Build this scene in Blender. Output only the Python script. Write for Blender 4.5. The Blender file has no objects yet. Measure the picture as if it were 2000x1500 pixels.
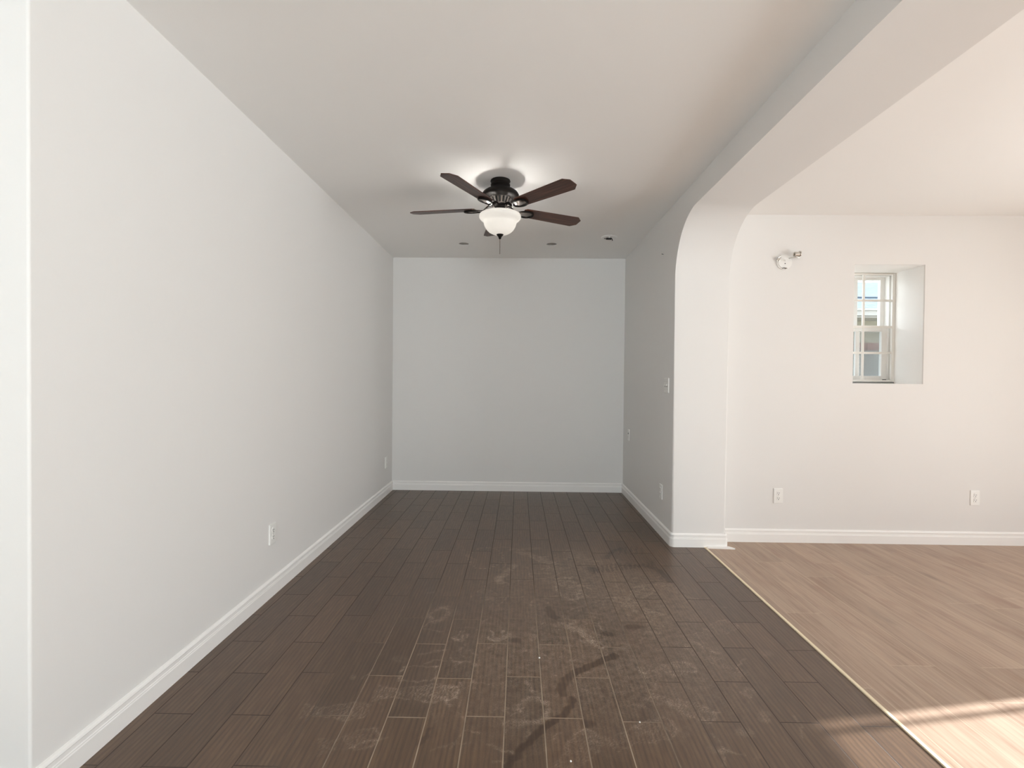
import bpy, bmesh, math, random
import numpy as np
from mathutils import Vector, Matrix

random.seed(4)
C = bpy.context.scene.collection
SC = bpy.context.scene
PI = math.pi

# ------------------------------------------------------------------ room dimensions (metres)
A = 1.414          # left wall at x = -A
B = 1.170          # right wall of the dining room at x = B
T = 0.406          # thickness of the arch wall
D = 5.419          # back wall
H = 2.600          # dining room ceiling
YJ = 3.681         # arch jamb
YF = 3.820         # far wall of the light-floored room
H2 = 2.554         # ceiling of the light-floored room
HB = 2.440         # underside of the beam
RA = 0.424         # arch corner radius
YR = -4.0          # rear wall
XS = 5.0           # side wall of the light-floored room
XO = -3.4          # outer wall on the other side
YL = 1.382         # where the left wall begins

# ------------------------------------------------------------------ camera
cam_d = bpy.data.cameras.new('camera')
cam = bpy.data.objects.new('camera', cam_d)
C.objects.link(cam)
cam_d.sensor_width = 36.0
cam_d.lens = 948.12 / 2000 * 36.0
cam_d.clip_start = 0.05
yaw, pitch, roll = -0.0139, -0.0123, 0.0094
fw = Vector((math.sin(yaw) * math.cos(pitch), math.cos(yaw) * math.cos(pitch), math.sin(pitch)))
rt = Vector((math.cos(yaw), -math.sin(yaw), 0))
up = rt.cross(fw)
rt, up = math.cos(roll) * rt + math.sin(roll) * up, -math.sin(roll) * rt + math.cos(roll) * up
m = Matrix((rt, up, -fw)).transposed().to_4x4()
m.translation = (0, 0, 1.2654)
cam.matrix_world = m
SC.camera = cam

# ------------------------------------------------------------------ world, sun, window light, exposure
SC.view_settings.view_transform = 'Standard'
SC.view_settings.look = 'None'
SC.view_settings.exposure = 0.34
SC.view_settings.gamma = 1.0
SC.view_settings.use_curve_mapping = False

w = bpy.data.worlds.new('sky')
SC.world = w
w.use_nodes = True
nt = w.node_tree
nt.nodes.clear()
wo = nt.nodes.new('ShaderNodeOutputWorld')
bg = nt.nodes.new('ShaderNodeBackground')
tc = nt.nodes.new('ShaderNodeTexCoord')
sx = nt.nodes.new('ShaderNodeSeparateXYZ')
cr = nt.nodes.new('ShaderNodeValToRGB')
cr.color_ramp.elements[0].position = 0.0
cr.color_ramp.elements[0].color = (1.0, 0.98, 0.94, 1)
cr.color_ramp.elements[1].position = 0.7
cr.color_ramp.elements[1].color = (0.80, 0.89, 1.0, 1)
nt.links.new(tc.outputs['Generated'], sx.inputs[0])
nt.links.new(sx.outputs['Z'], cr.inputs[0])
nt.links.new(cr.outputs[0], bg.inputs[0])
bg.inputs[1].default_value = 3.4
nt.links.new(bg.outputs[0], wo.inputs[0])

def sun(name, direction, energy, color, angle):
    l = bpy.data.lights.new(name, 'SUN')
    l.energy, l.color, l.angle = energy, color, angle
    o = bpy.data.objects.new(name, l)
    C.objects.link(o)
    o.rotation_euler = Vector(direction).to_track_quat('-Z', 'Y').to_euler()
    return o

EL = math.radians(27.8)
sun('sun', (-0.985 * math.cos(EL), -0.173 * math.cos(EL), -math.sin(EL)), 10.0, (1.0, 1.0, 0.99), math.radians(0.6))

def area(name, loc, direction, sx_, sy_, power, color):
    l = bpy.data.lights.new(name, 'AREA')
    l.shape = 'RECTANGLE'
    l.size, l.size_y, l.energy, l.color = sx_, sy_, power, color
    o = bpy.data.objects.new(name, l)
    C.objects.link(o)
    o.location = loc
    o.rotation_euler = Vector(direction).to_track_quat('-Z', 'Y').to_euler()
    return o

# daylight entering by the sliding door of the side wall, plus fill light added behind the camera
sd = area('daylight_side_door', (XS - 0.02, 0.95, 1.05), (-1, 0.15, 0.30), 2.9, 2.0, 20, (0.88, 0.955, 1.0))
sd.data.spread = math.radians(105)
area('rear_fill_light', (0.2, YR + 0.02, 1.35), (-0.08, 1, 1.5), 1.8, 1.5, 168, (0.82, 0.94, 1.0))  # added fill, tilted up to brighten the ceiling

cy = getattr(SC, 'cycles', None)
if cy:
    cy.max_bounces = 14
    cy.diffuse_bounces = 9
    cy.glossy_bounces = 4
    cy.transmission_bounces = 8
    cy.transparent_max_bounces = 12
    cy.sample_clamp_indirect = 4.0
    cy.caustics_reflective = False
    cy.caustics_refractive = False

# ------------------------------------------------------------------ materials
def L(r, g, b):
    f = lambda v: (v / 255 / 12.92) if v / 255 <= 0.04045 else ((v / 255 + 0.055) / 1.055) ** 2.4
    return (f(r), f(g), f(b), 1)

class N:
    """tiny helper round a material's node tree"""
    def __init__(self, name, color=(0.8, 0.8, 0.8, 1), rough=0.5, metal=0.0, spec=0.5):
        self.m = bpy.data.materials.new(name)
        self.m.use_nodes = True
        self.t = self.m.node_tree
        self.p = self.t.nodes['Principled BSDF']
        self.p.inputs['Base Color'].default_value = color
        self.p.inputs['Roughness'].default_value = rough
        self.p.inputs['Metallic'].default_value = metal
        self.p.inputs['Specular IOR Level'].default_value = spec
        self.m.diffuse_color = color
    def n(self, typ, **kw):
        x = self.t.nodes.new('ShaderNode' + typ)
        for k, v in kw.items():
            if k.startswith('i_'):
                key = k[2:]
                key = int(key) if key.isdigit() else key
                self.set(x.inputs[key], v)
            else:
                setattr(x, k, v)
        return x
    def set(self, sock, v):
        if isinstance(v, bpy.types.NodeSocket):
            self.t.links.new(v, sock)
        else:
            sock.default_value = v
    def math(self, op, a, b=0.0, clamp=False):
        x = self.t.nodes.new('ShaderNodeMath')
        x.operation, x.use_clamp = op, clamp
        self.set(x.inputs[0], a)
        self.set(x.inputs[1], b)
        return x.outputs[0]
    def mix(self, fac, a, b, blend='MIX'):
        x = self.t.nodes.new('ShaderNodeMix')
        x.data_type, x.blend_type = 'RGBA', blend
        self.set(x.inputs[0], fac)
        self.set(x.inputs[6], a)
        self.set(x.inputs[7], b)
        return x.outputs[2]
    def ramp(self, fac, stops):
        x = self.t.nodes.new('ShaderNodeValToRGB')
        e = x.color_ramp.elements
        while len(e) < len(stops):
            e.new(0.5)
        for k, (p, c) in enumerate(stops):
            e[k].position = p
            e[k].color = c if isinstance(c, tuple) else (c, c, c, 1)
        self.set(x.inputs[0], fac)
        return x.outputs[0]
    def obj(self, scale=(1, 1, 1), rot=(0, 0, 0), loc=(0, 0, 0)):
        tcn = self.t.nodes.new('ShaderNodeTexCoord')
        mp = self.t.nodes.new('ShaderNodeMapping')
        mp.inputs['Scale'].default_value = scale
        mp.inputs['Rotation'].default_value = rot
        mp.inputs['Location'].default_value = loc
        self.t.links.new(tcn.outputs['Object'], mp.inputs[0])
        return mp.outputs[0]
    def noise(self, vec, scale, detail=3.0, rough=0.5):
        x = self.t.nodes.new('ShaderNodeTexNoise')
        self.set(x.inputs['Vector'], vec)
        x.inputs['Scale'].default_value = scale
        x.inputs['Detail'].default_value = detail
        x.inputs['Roughness'].default_value = rough
        return x.outputs['Fac']
    def bump(self, height, strength, dist=0.01, normal=None):
        x = self.t.nodes.new('ShaderNodeBump')
        x.inputs['Strength'].default_value = strength
        x.inputs['Distance'].default_value = dist
        self.set(x.inputs['Height'], height)
        if normal is not None:
            self.set(x.inputs['Normal'], normal)
        return x.outputs[0]
    def to(self, name, v):
        self.set(self.p.inputs[name], v)

def paint(name, color, rough):
    k = N(name, color, rough, spec=0.3)
    v = k.obj()
    k.to('Normal', k.bump(k.noise(v, 260, 2), 0.06, 0.002))
    k.to('Base Color', k.mix(k.noise(v, 1.3, 3), color, tuple(c * 0.985 for c in color[:3]) + (1,)))
    return k.m

M_wall = paint('wall_paint', (0.77, 0.762, 0.748, 1), 0.55)
M_ceil = paint('ceiling_paint', (0.875, 0.868, 0.852, 1), 0.7)
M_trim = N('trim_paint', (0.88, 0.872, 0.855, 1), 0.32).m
M_plate = N('white_plastic', (0.84, 0.84, 0.82, 1), 0.3).m
M_dark = N('slot_black', (0.02, 0.018, 0.015, 1), 0.6).m
M_screw = N('screw_steel', (0.6, 0.58, 0.55, 1), 0.35, 0.9).m
M_vinyl = N('window_vinyl', (0.85, 0.85, 0.83, 1), 0.35).m
M_gasket = N('window_gasket', (0.10, 0.10, 0.10, 1), 0.6).m
M_bar = N('grille_paint', (0.80, 0.79, 0.75, 1), 0.4).m
M_chrome = N('chrome', (0.62, 0.60, 0.56, 1), 0.22, 1.0).m
M_bronze = N('oil_rubbed_bronze', (0.008, 0.006, 0.005, 1), 0.5, 0.0, 0.12).m
M_recess = N('recess_shade_grey', (0.42, 0.40, 0.38, 1), 0.6).m  # grey stands for the shade inside the recessed lights
M_pewter = N('antique_pewter', (0.30, 0.27, 0.25, 1), 0.28, 0.85).m
M_chain = N('chain_metal', (0.22, 0.19, 0.16, 1), 0.4, 0.8).m
M_edge = N('raw_edge_strip', L(236, 221, 192), 0.5).m

# dark wood-look porcelain planks with grey-beige grout and dusty shoe prints
k = N('dark_plank_tile', (0.1, 0.07, 0.05, 1), 0.3, spec=0.72)
tcn = k.n('TexCoord')
sep = k.n('SeparateXYZ')
k.t.links.new(tcn.outputs['Object'], sep.inputs[0])
TW, TL = 0.1455, 0.4985
u_ = k.math('SUBTRACT', sep.outputs['X'], 0.105 - 40 * TW)      # across the planks
col = k.math('FLOOR', k.math('DIVIDE', u_, TW))
odd = k.math('MODULO', col, 2.0)
jit = k.n('TexWhiteNoise', noise_dimensions='1D')
k.set(jit.inputs['W'], col)
v_ = k.math('ADD', k.math('SUBTRACT', sep.outputs['Y'], 1.785 - 40 * TL), k.math('MULTIPLY', odd, TL * 0.5))
v_ = k.math('ADD', v_, k.math('MULTIPLY', k.math('SUBTRACT', jit.outputs['Value'], 0.5), 0.03))
row = k.math('FLOOR', k.math('DIVIDE', v_, TL))
fu = k.math('SUBTRACT', u_, k.math('MULTIPLY', col, TW))
fv = k.math('SUBTRACT', v_, k.math('MULTIPLY', row, TL))
du = k.math('MINIMUM', fu, k.math('SUBTRACT', TW, fu))
dv = k.math('MINIMUM', fv, k.math('SUBTRACT', TL, fv))
dd = k.math('MINIMUM', du, dv)
grout = k.n('MapRange', i_1=0.0014, i_2=0.0028, i_3=1.0, i_4=0.0)
k.set(grout.inputs[0], dd)
G = grout.outputs[0]
cell = k.n('CombineXYZ')
k.set(cell.inputs[0], col)
k.set(cell.inputs[1], row)
wn = k.n('TexWhiteNoise', noise_dimensions='3D')
k.t.links.new(cell.outputs[0], wn.inputs['Vector'])
offs = k.n('VectorMath', operation='SCALE')
k.t.links.new(wn.outputs['Color'], offs.inputs[0])
offs.inputs['Scale'].default_value = 17.0
pv = k.n('VectorMath', operation='ADD')
k.t.links.new(tcn.outputs['Object'], pv.inputs[0])
k.t.links.new(offs.outputs[0], pv.inputs[1])
def mapped(vec, scale):
    mp = k.n('Mapping')
    mp.inputs['Scale'].default_value = scale
    k.t.links.new(vec, mp.inputs[0])
    return mp.outputs[0]
grain = k.noise(mapped(pv.outputs[0], (60, 5, 1)), 1.6, 5, 0.6)
broad = k.noise(mapped(pv.outputs[0], (7, 2.2, 1)), 1.2, 3)
wave = k.n('TexWave', wave_type='BANDS', bands_direction='X')
k.t.links.new(mapped(pv.outputs[0], (1, 0.16, 1)), wave.inputs['Vector'])
wave.inputs['Scale'].default_value = 17
wave.inputs['Distortion'].default_value = 5.0
wave.inputs['Detail'].default_value = 2.0
wave.inputs['Detail Scale'].default_value = 1.0
base = k.ramp(grain, [(0.22, L(74, 56, 41)), (0.5, L(95, 74, 56)), (0.8, L(118, 95, 73))])
base = k.mix(k.math('MULTIPLY', broad, 0.55), base, L(82, 60, 45))
base = k.mix(k.ramp(wave.outputs['Fac'], [(0.35, 0.0), (0.95, 0.34)]), base, L(50, 37, 31))
hsv = k.n('HueSaturation')
k.set(hsv.inputs['Value'], k.math('ADD', 0.86, k.math('MULTIPLY', wn.outputs['Value'], 0.28)))
k.set(hsv.inputs['Color'], base)
base = hsv.outputs[0]
at = k.n('Attribute', attribute_name='dust')
fine = k.noise(tcn.outputs['Object'], 190, 5, 0.7)
mid = k.noise(tcn.outputs['Object'], 32, 5, 0.65)
brk = k.math('MULTIPLY', k.ramp(fine, [(0.38, 0.05), (0.64, 1.0)]), k.ramp(mid, [(0.36, 0.12), (0.62, 1.0)]))
dust = k.math('MULTIPLY', k.math('MAXIMUM', at.outputs['Fac'], 0.0), brk, True)
wet = k.math('MULTIPLY', k.math('MAXIMUM', k.math('MULTIPLY', at.outputs['Fac'], -1.0), 0.0), k.ramp(mid, [(0.25, 0.5), (0.6, 1.0)]), True)
base = k.mix(dust, base, L(196, 178, 160))
base = k.mix(k.math('MULTIPLY', wet, 0.75), base, L(44, 26, 20))
gx_ = k.math('ABSOLUTE', k.math('ADD', sep.outputs['X'], 0.05))          # dust and light catching the joints, painted as paler grout mid-floor
pale_mid = k.math('MULTIPLY', k.ramp(k.math('MULTIPLY', gx_, 0.5), [(0.22, 1.0), (0.40, 0.0)]), k.ramp(k.math('MULTIPLY', sep.outputs['Y'], 0.2), [(0.46, 1.0), (0.62, 0.0)]))
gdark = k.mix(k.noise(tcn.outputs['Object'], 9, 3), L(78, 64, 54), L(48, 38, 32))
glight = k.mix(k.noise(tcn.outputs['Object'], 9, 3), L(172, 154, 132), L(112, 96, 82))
gcol = k.mix(pale_mid, gdark, glight)
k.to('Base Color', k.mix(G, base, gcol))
rg = k.math('ADD', 0.32, k.math('MULTIPLY', dust, 0.4))
rg = k.math('ADD', rg, k.math('MULTIPLY', mid, 0.12))
k.to('Roughness', k.math('ADD', rg, k.math('MULTIPLY', G, 0.4)))
hgt = k.math('SUBTRACT', k.math('MULTIPLY', grain, 0.12), k.math('MULTIPLY', G, 0.8))
hgt = k.math('ADD', hgt, k.math('MULTIPLY', wave.outputs['Fac'], 0.14))
k.to('Normal', k.bump(hgt, 0.25, 0.002))
M_tile = k.m

# light oak laminate, planks running away from the camera
k = N('oak_laminate', (0.4, 0.3, 0.22, 1), 0.42)
tcn = k.n('TexCoord')
sep = k.n('SeparateXYZ')
k.t.links.new(tcn.outputs['Object'], sep.inputs[0])
PW, PL = 0.198, 1.22
u_ = k.math('SUBTRACT', sep.outputs['X'], 2.262 - 20 * PW)
col = k.math('FLOOR', k.math('DIVIDE', u_, PW))
w1 = k.n('TexWhiteNoise', noise_dimensions='1D')
k.set(w1.inputs['W'], col)
v_ = k.math('ADD', k.math('ADD', sep.outputs['Y'], 20.0), k.math('MULTIPLY', w1.outputs['Value'], PL))
row = k.math('FLOOR', k.math('DIVIDE', v_, PL))
fu = k.math('SUBTRACT', u_, k.math('MULTIPLY', col, PW))
fv = k.math('SUBTRACT', v_, k.math('MULTIPLY', row, PL))
du = k.math('MINIMUM', fu, k.math('SUBTRACT', PW, fu))
dv = k.math('MINIMUM', fv, k.math('SUBTRACT', PL, fv))
dd = k.math('MINIMUM', du, dv)
seam = k.n('MapRange', i_1=0.0006, i_2=0.0030, i_3=1.0, i_4=0.0)
k.set(seam.inputs[0], dd)
cell = k.n('CombineXYZ')
k.set(cell.inputs[0], col)
k.set(cell.inputs[1], row)
wn = k.n('TexWhiteNoise', noise_dimensions='3D')
k.t.links.new(cell.outputs[0], wn.inputs['Vector'])
offs = k.n('VectorMath', operation='SCALE')
k.t.links.new(wn.outputs['Color'], offs.inputs[0])
offs.inputs['Scale'].default_value = 23.0
pv = k.n('VectorMath', operation='ADD')
k.t.links.new(tcn.outputs['Object'], pv.inputs[0])
k.t.links.new(offs.outputs[0], pv.inputs[1])
grain = k.noise(mapped(pv.outputs[0], (55, 2.4, 1)), 1.5, 6, 0.62)
broad = k.noise(mapped(pv.outputs[0], (9, 0.9, 1)), 1.3, 3)
blot = k.noise(mapped(pv.outputs[0], (5, 1.6, 1)), 1.7, 2)
base = k.ramp(grain, [(0.26, L(134, 107, 87)), (0.5, L(163, 135, 113)), (0.78, L(180, 154, 131))])
base = k.mix(k.ramp(broad, [(0.35, 0.0), (0.75, 0.5)]), base, L(192, 168, 145))
base = k.mix(k.ramp(blot, [(0.6, 0.0), (0.78, 0.5)]), base, L(140, 100, 78))
base = k.mix(k.ramp(blot, [(0.2, 0.45), (0.36, 0.0)]), base, L(116, 96, 80))
hsv = k.n('HueSaturation')
k.set(hsv.inputs['Value'], k.math('ADD', 0.92, k.math('MULTIPLY', wn.outputs['Value'], 0.16)))
hsv.inputs['Saturation'].default_value = 0.88
k.set(hsv.inputs['Color'], base)
k.to('Base Color', k.mix(k.math('MULTIPLY', seam.outputs[0], 0.45), hsv.outputs[0], L(205, 184, 162)))
k.to('Roughness', k.math('ADD', 0.36, k.math('MULTIPLY', grain, 0.2)))
k.to('Normal', k.bump(k.math('SUBTRACT', k.math('MULTIPLY', grain, 0.3), seam.outputs[0]), 0.2, 0.001))
M_oak = k.m

# fan blade walnut, along local x
k = N('walnut_blade', (0.06, 0.03, 0.02, 1), 0.4)
v = k.obj((2.2, 34, 34))
g = k.noise(v, 1.5, 5, 0.6)
wv = k.n('TexWave', wave_type='BANDS', bands_direction='Y')
k.t.links.new(k.obj((0.6, 9, 1)), wv.inputs['Vector'])
wv.inputs['Scale'].default_value = 1.6
wv.inputs['Distortion'].default_value = 6
wv.inputs['Detail'].default_value = 2
c0 = k.ramp(g, [(0.3, L(38, 23, 18)), (0.52, L(80, 51, 40)), (0.75, L(118, 80, 63))])
c0 = k.mix(k.math('MULTIPLY', wv.outputs['Fac'], 0.45), c0, L(46, 27, 21))
k.to('Base Color', c0)
k.to('Normal', k.bump(g, 0.15, 0.001))
M_blade = k.m

# alabaster glass of the lamp bowl, lit from within
k = N('alabaster_glass', (0.9, 0.88, 0.85, 1), 0.25)
v = k.obj()
nz = k.noise(v, 13, 4, 0.6)
k.to('Base Color', k.ramp(nz, [(0.3, (0.80, 0.78, 0.75, 1)), (0.65, (0.93, 0.92, 0.90, 1))]))
k.p.inputs['Emission Color'].default_value = (1.0, 0.97, 0.92, 1)
k.p.inputs['Emission Strength'].default_value = 0.22      # the lamp is on
tr = k.n('BsdfTranslucent')
tr.inputs['Color'].default_value = (0.96, 0.95, 0.93, 1)
mx = k.n('MixShader')
mx.inputs[0].default_value = 0.72
k.t.links.new(k.p.outputs[0], mx.inputs[1])
k.t.links.new(tr.outputs[0], mx.inputs[2])
k.t.links.new(mx.outputs[0], k.t.nodes['Material Output'].inputs[0])
M_bowl = k.m

k = N('bulb_glass', (1, 1, 1, 1), 0.3)
k.p.inputs['Emission Color'].default_value = (1.0, 0.96, 0.88, 1)
k.p.inputs['Emission Strength'].default_value = 6.0
M_bulb = k.m

def glassy(name, tint, alpha_gloss=0.06):
    k = N(name, tint, 0.0)
    tp = k.n('BsdfTransparent')
    tp.inputs[0].default_value = tint
    gl = k.n('BsdfGlossy')
    gl.inputs['Roughness'].default_value = 0.02
    mx = k.n('MixShader')
    mx.inputs[0].default_value = alpha_gloss
    k.t.links.new(tp.outputs[0], mx.inputs[1])
    k.t.links.new(gl.outputs[0], mx.inputs[2])
    k.t.links.new(mx.outputs[0], k.t.nodes['Material Output'].inputs[0])
    return k.m
M_glass = glassy('window_glass', (0.94, 0.97, 0.98, 1))
# insect screen: fine mesh, mostly open
k = N('insect_screen', (0.33, 0.34, 0.35, 1), 0.8)
tp = k.n('BsdfTransparent')
mx = k.n('MixShader')
mx.inputs[0].default_value = 0.38
k.t.links.new(tp.outputs[0], mx.inputs[1])
k.t.links.new(k.p.outputs[0], mx.inputs[2])
k.t.links.new(mx.outputs[0], k.t.nodes['Material Output'].inputs[0])
M_screen = k.m

# outdoors
k = N('grey_shingle', (0.3, 0.36, 0.42, 1), 0.85)
br = k.n('TexBrick')
k.t.links.new(k.obj(), br.inputs['Vector'])
br.inputs['Color1'].default_value = L(106, 117, 126)
br.inputs['Color2'].default_value = L(88, 101, 111)
br.inputs['Mortar'].default_value = L(54, 66, 76)
br.inputs['Scale'].default_value = 1.0
br.inputs['Mortar Size'].default_value = 0.012
br.inputs['Brick Width'].default_value = 0.3
br.inputs['Row Height'].default_value = 0.14
k.to('Base Color', k.mix(k.math('MULTIPLY', k.noise(k.obj(), 30, 4), 0.5), br.outputs['Color'], L(78, 92, 103)))
M_shingle = k.m
M_fascia = N('fascia_paint', L(168, 166, 160), 0.5).m
k = N('tan_stucco', L(176, 170, 150), 0.9)
k.to('Normal', k.bump(k.noise(k.obj(), 60, 4), 0.4, 0.01))
M_stucco = k.m
k = N('fence_boards', L(128, 92, 82), 0.8)
k.to('Base Color', k.mix(k.noise(k.obj((3, 3, 40)), 1.5, 4), L(112, 74, 66), L(140, 106, 94)))
M_fence = k.m
M_cap = N('fence_block', L(126, 125, 120), 0.85).m
M_ground = N('concrete_yard', L(150, 146, 138), 0.9).m

# ------------------------------------------------------------------ mesh helpers
def link(name, bm, mat, parent=None, smooth=False):
    bmesh.ops.recalc_face_normals(bm, faces=bm.faces)
    me = bpy.data.meshes.new(name)
    bm.to_mesh(me)
    bm.free()
    for mm in (mat if isinstance(mat, (list, tuple)) else [mat]):
        me.materials.append(mm)
    o = bpy.data.objects.new(name, me)
    C.objects.link(o)
    if smooth:
        for p in me.polygons:
            p.use_smooth = True
        if smooth != 'all':
            me.set_sharp_from_angle(angle=math.radians(smooth if smooth is not True else 35))
    if parent is not None:
        o.parent = parent
    return o

def tag(o, label, cat, group=None):
    o['label'], o['category'] = label, cat
    if group:
        o['group'] = group
    return o

def struct(name, bm, mat, smooth=False, label=None, cat=None):
    o = link(name, bm, mat, None, smooth)
    o['kind'] = 'structure'
    if label:
        tag(o, label, cat)
    return o

def thing(name, label, cat, loc=(0, 0, 0), rz=0.0, group=None):
    o = bpy.data.objects.new(name, None)
    o.empty_display_size = 0.05
    C.objects.link(o)
    o.location = loc
    o.rotation_euler = (0, 0, rz)
    return tag(o, label, cat, group)

def copy_tree(o, parent=None):
    c = o.copy()
    C.objects.link(c)
    if parent is not None:
        c.parent = parent
    for ch in list(o.children):
        copy_tree(ch, c)
    return c

def box(bm, x0, x1, y0, y1, z0, z1, bevel=0.0, seg=2):
    vs = [bm.verts.new((x, y, z)) for x in (x0, x1) for y in (y0, y1) for z in (z0, z1)]
    f = [(0, 1, 3, 2), (4, 6, 7, 5), (0, 4, 5, 1), (2, 3, 7, 6), (0, 2, 6, 4), (1, 5, 7, 3)]
    fs = [bm.faces.new([vs[i] for i in q]) for q in f]
    if bevel:
        es = {e for fc in fs for e in fc.edges}
        bmesh.ops.bevel(bm, geom=list(es), offset=bevel, segments=seg, affect='EDGES', profile=0.5)
    return bm

def bx(*a, **kw):
    return box(bmesh.new(), *a, **kw)

def lathe(bm, prof, n=48, cx=0, cy=0, z0=0, closed=False):
    rings = []
    for r, z in prof:
        if r < 1e-6:
            rings.append([bm.verts.new((cx, cy, z0 + z))])
        else:
            rings.append([bm.verts.new((cx + r * math.cos(2 * PI * i / n), cy + r * math.sin(2 * PI * i / n), z0 + z)) for i in range(n)])
    if closed:
        rings.append(rings[0])
    for a, b in zip(rings[:-1], rings[1:]):
        for i in range(n):
            j = (i + 1) % n
            if len(a) == 1 and len(b) == 1:
                continue
            if len(a) == 1:
                bm.faces.new((a[0], b[j], b[i]))
            elif len(b) == 1:
                bm.faces.new((a[i], a[j], b[0]))
            else:
                bm.faces.new((a[i], a[j], b[j], b[i]))
    return bm

def tube(bm, pts, rad, n=10, caps=True):
    pts = [Vector(p) for p in pts]
    rads = rad if isinstance(rad, (list, tuple)) else [rad] * len(pts)
    rings = []
    ref = Vector((0, 0, 1))
    for i, p in enumerate(pts):
        t = (pts[min(i + 1, len(pts) - 1)] - pts[max(i - 1, 0)]).normalized()
        if abs(t.dot(ref)) > 0.95:
            ref = Vector((1, 0, 0)) if abs(t.x) < 0.9 else Vector((0, 1, 0))
        a = t.cross(ref).normalized()
        b = t.cross(a).normalized()
        rings.append([bm.verts.new(p + rads[i] * (math.cos(2 * PI * j / n) * a + math.sin(2 * PI * j / n) * b)) for j in range(n)])
    for r0, r1 in zip(rings[:-1], rings[1:]):
        for j in range(n):
            q = (j + 1) % n
            bm.faces.new((r0[j], r0[q], r1[q], r1[j]))
    if caps:
        bm.faces.new(rings[0][::-1])
        bm.faces.new(rings[-1])
    return bm

def prism(bm, poly, z0, z1):
    a = [bm.verts.new((x, y, z0)) for x, y in poly]
    b = [bm.verts.new((x, y, z1)) for x, y in poly]
    bm.faces.new(a[::-1])
    bm.faces.new(b)
    for i in range(len(poly)):
        j = (i + 1) % len(poly)
        bm.faces.new((a[i], a[j], b[j], b[i]))
    return bm

def arc_pts(cx, cy, r, a0, a1, n):
    return [(cx + r * math.cos(a0 + (a1 - a0) * i / n), cy + r * math.sin(a0 + (a1 - a0) * i / n)) for i in range(n + 1)]

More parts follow.
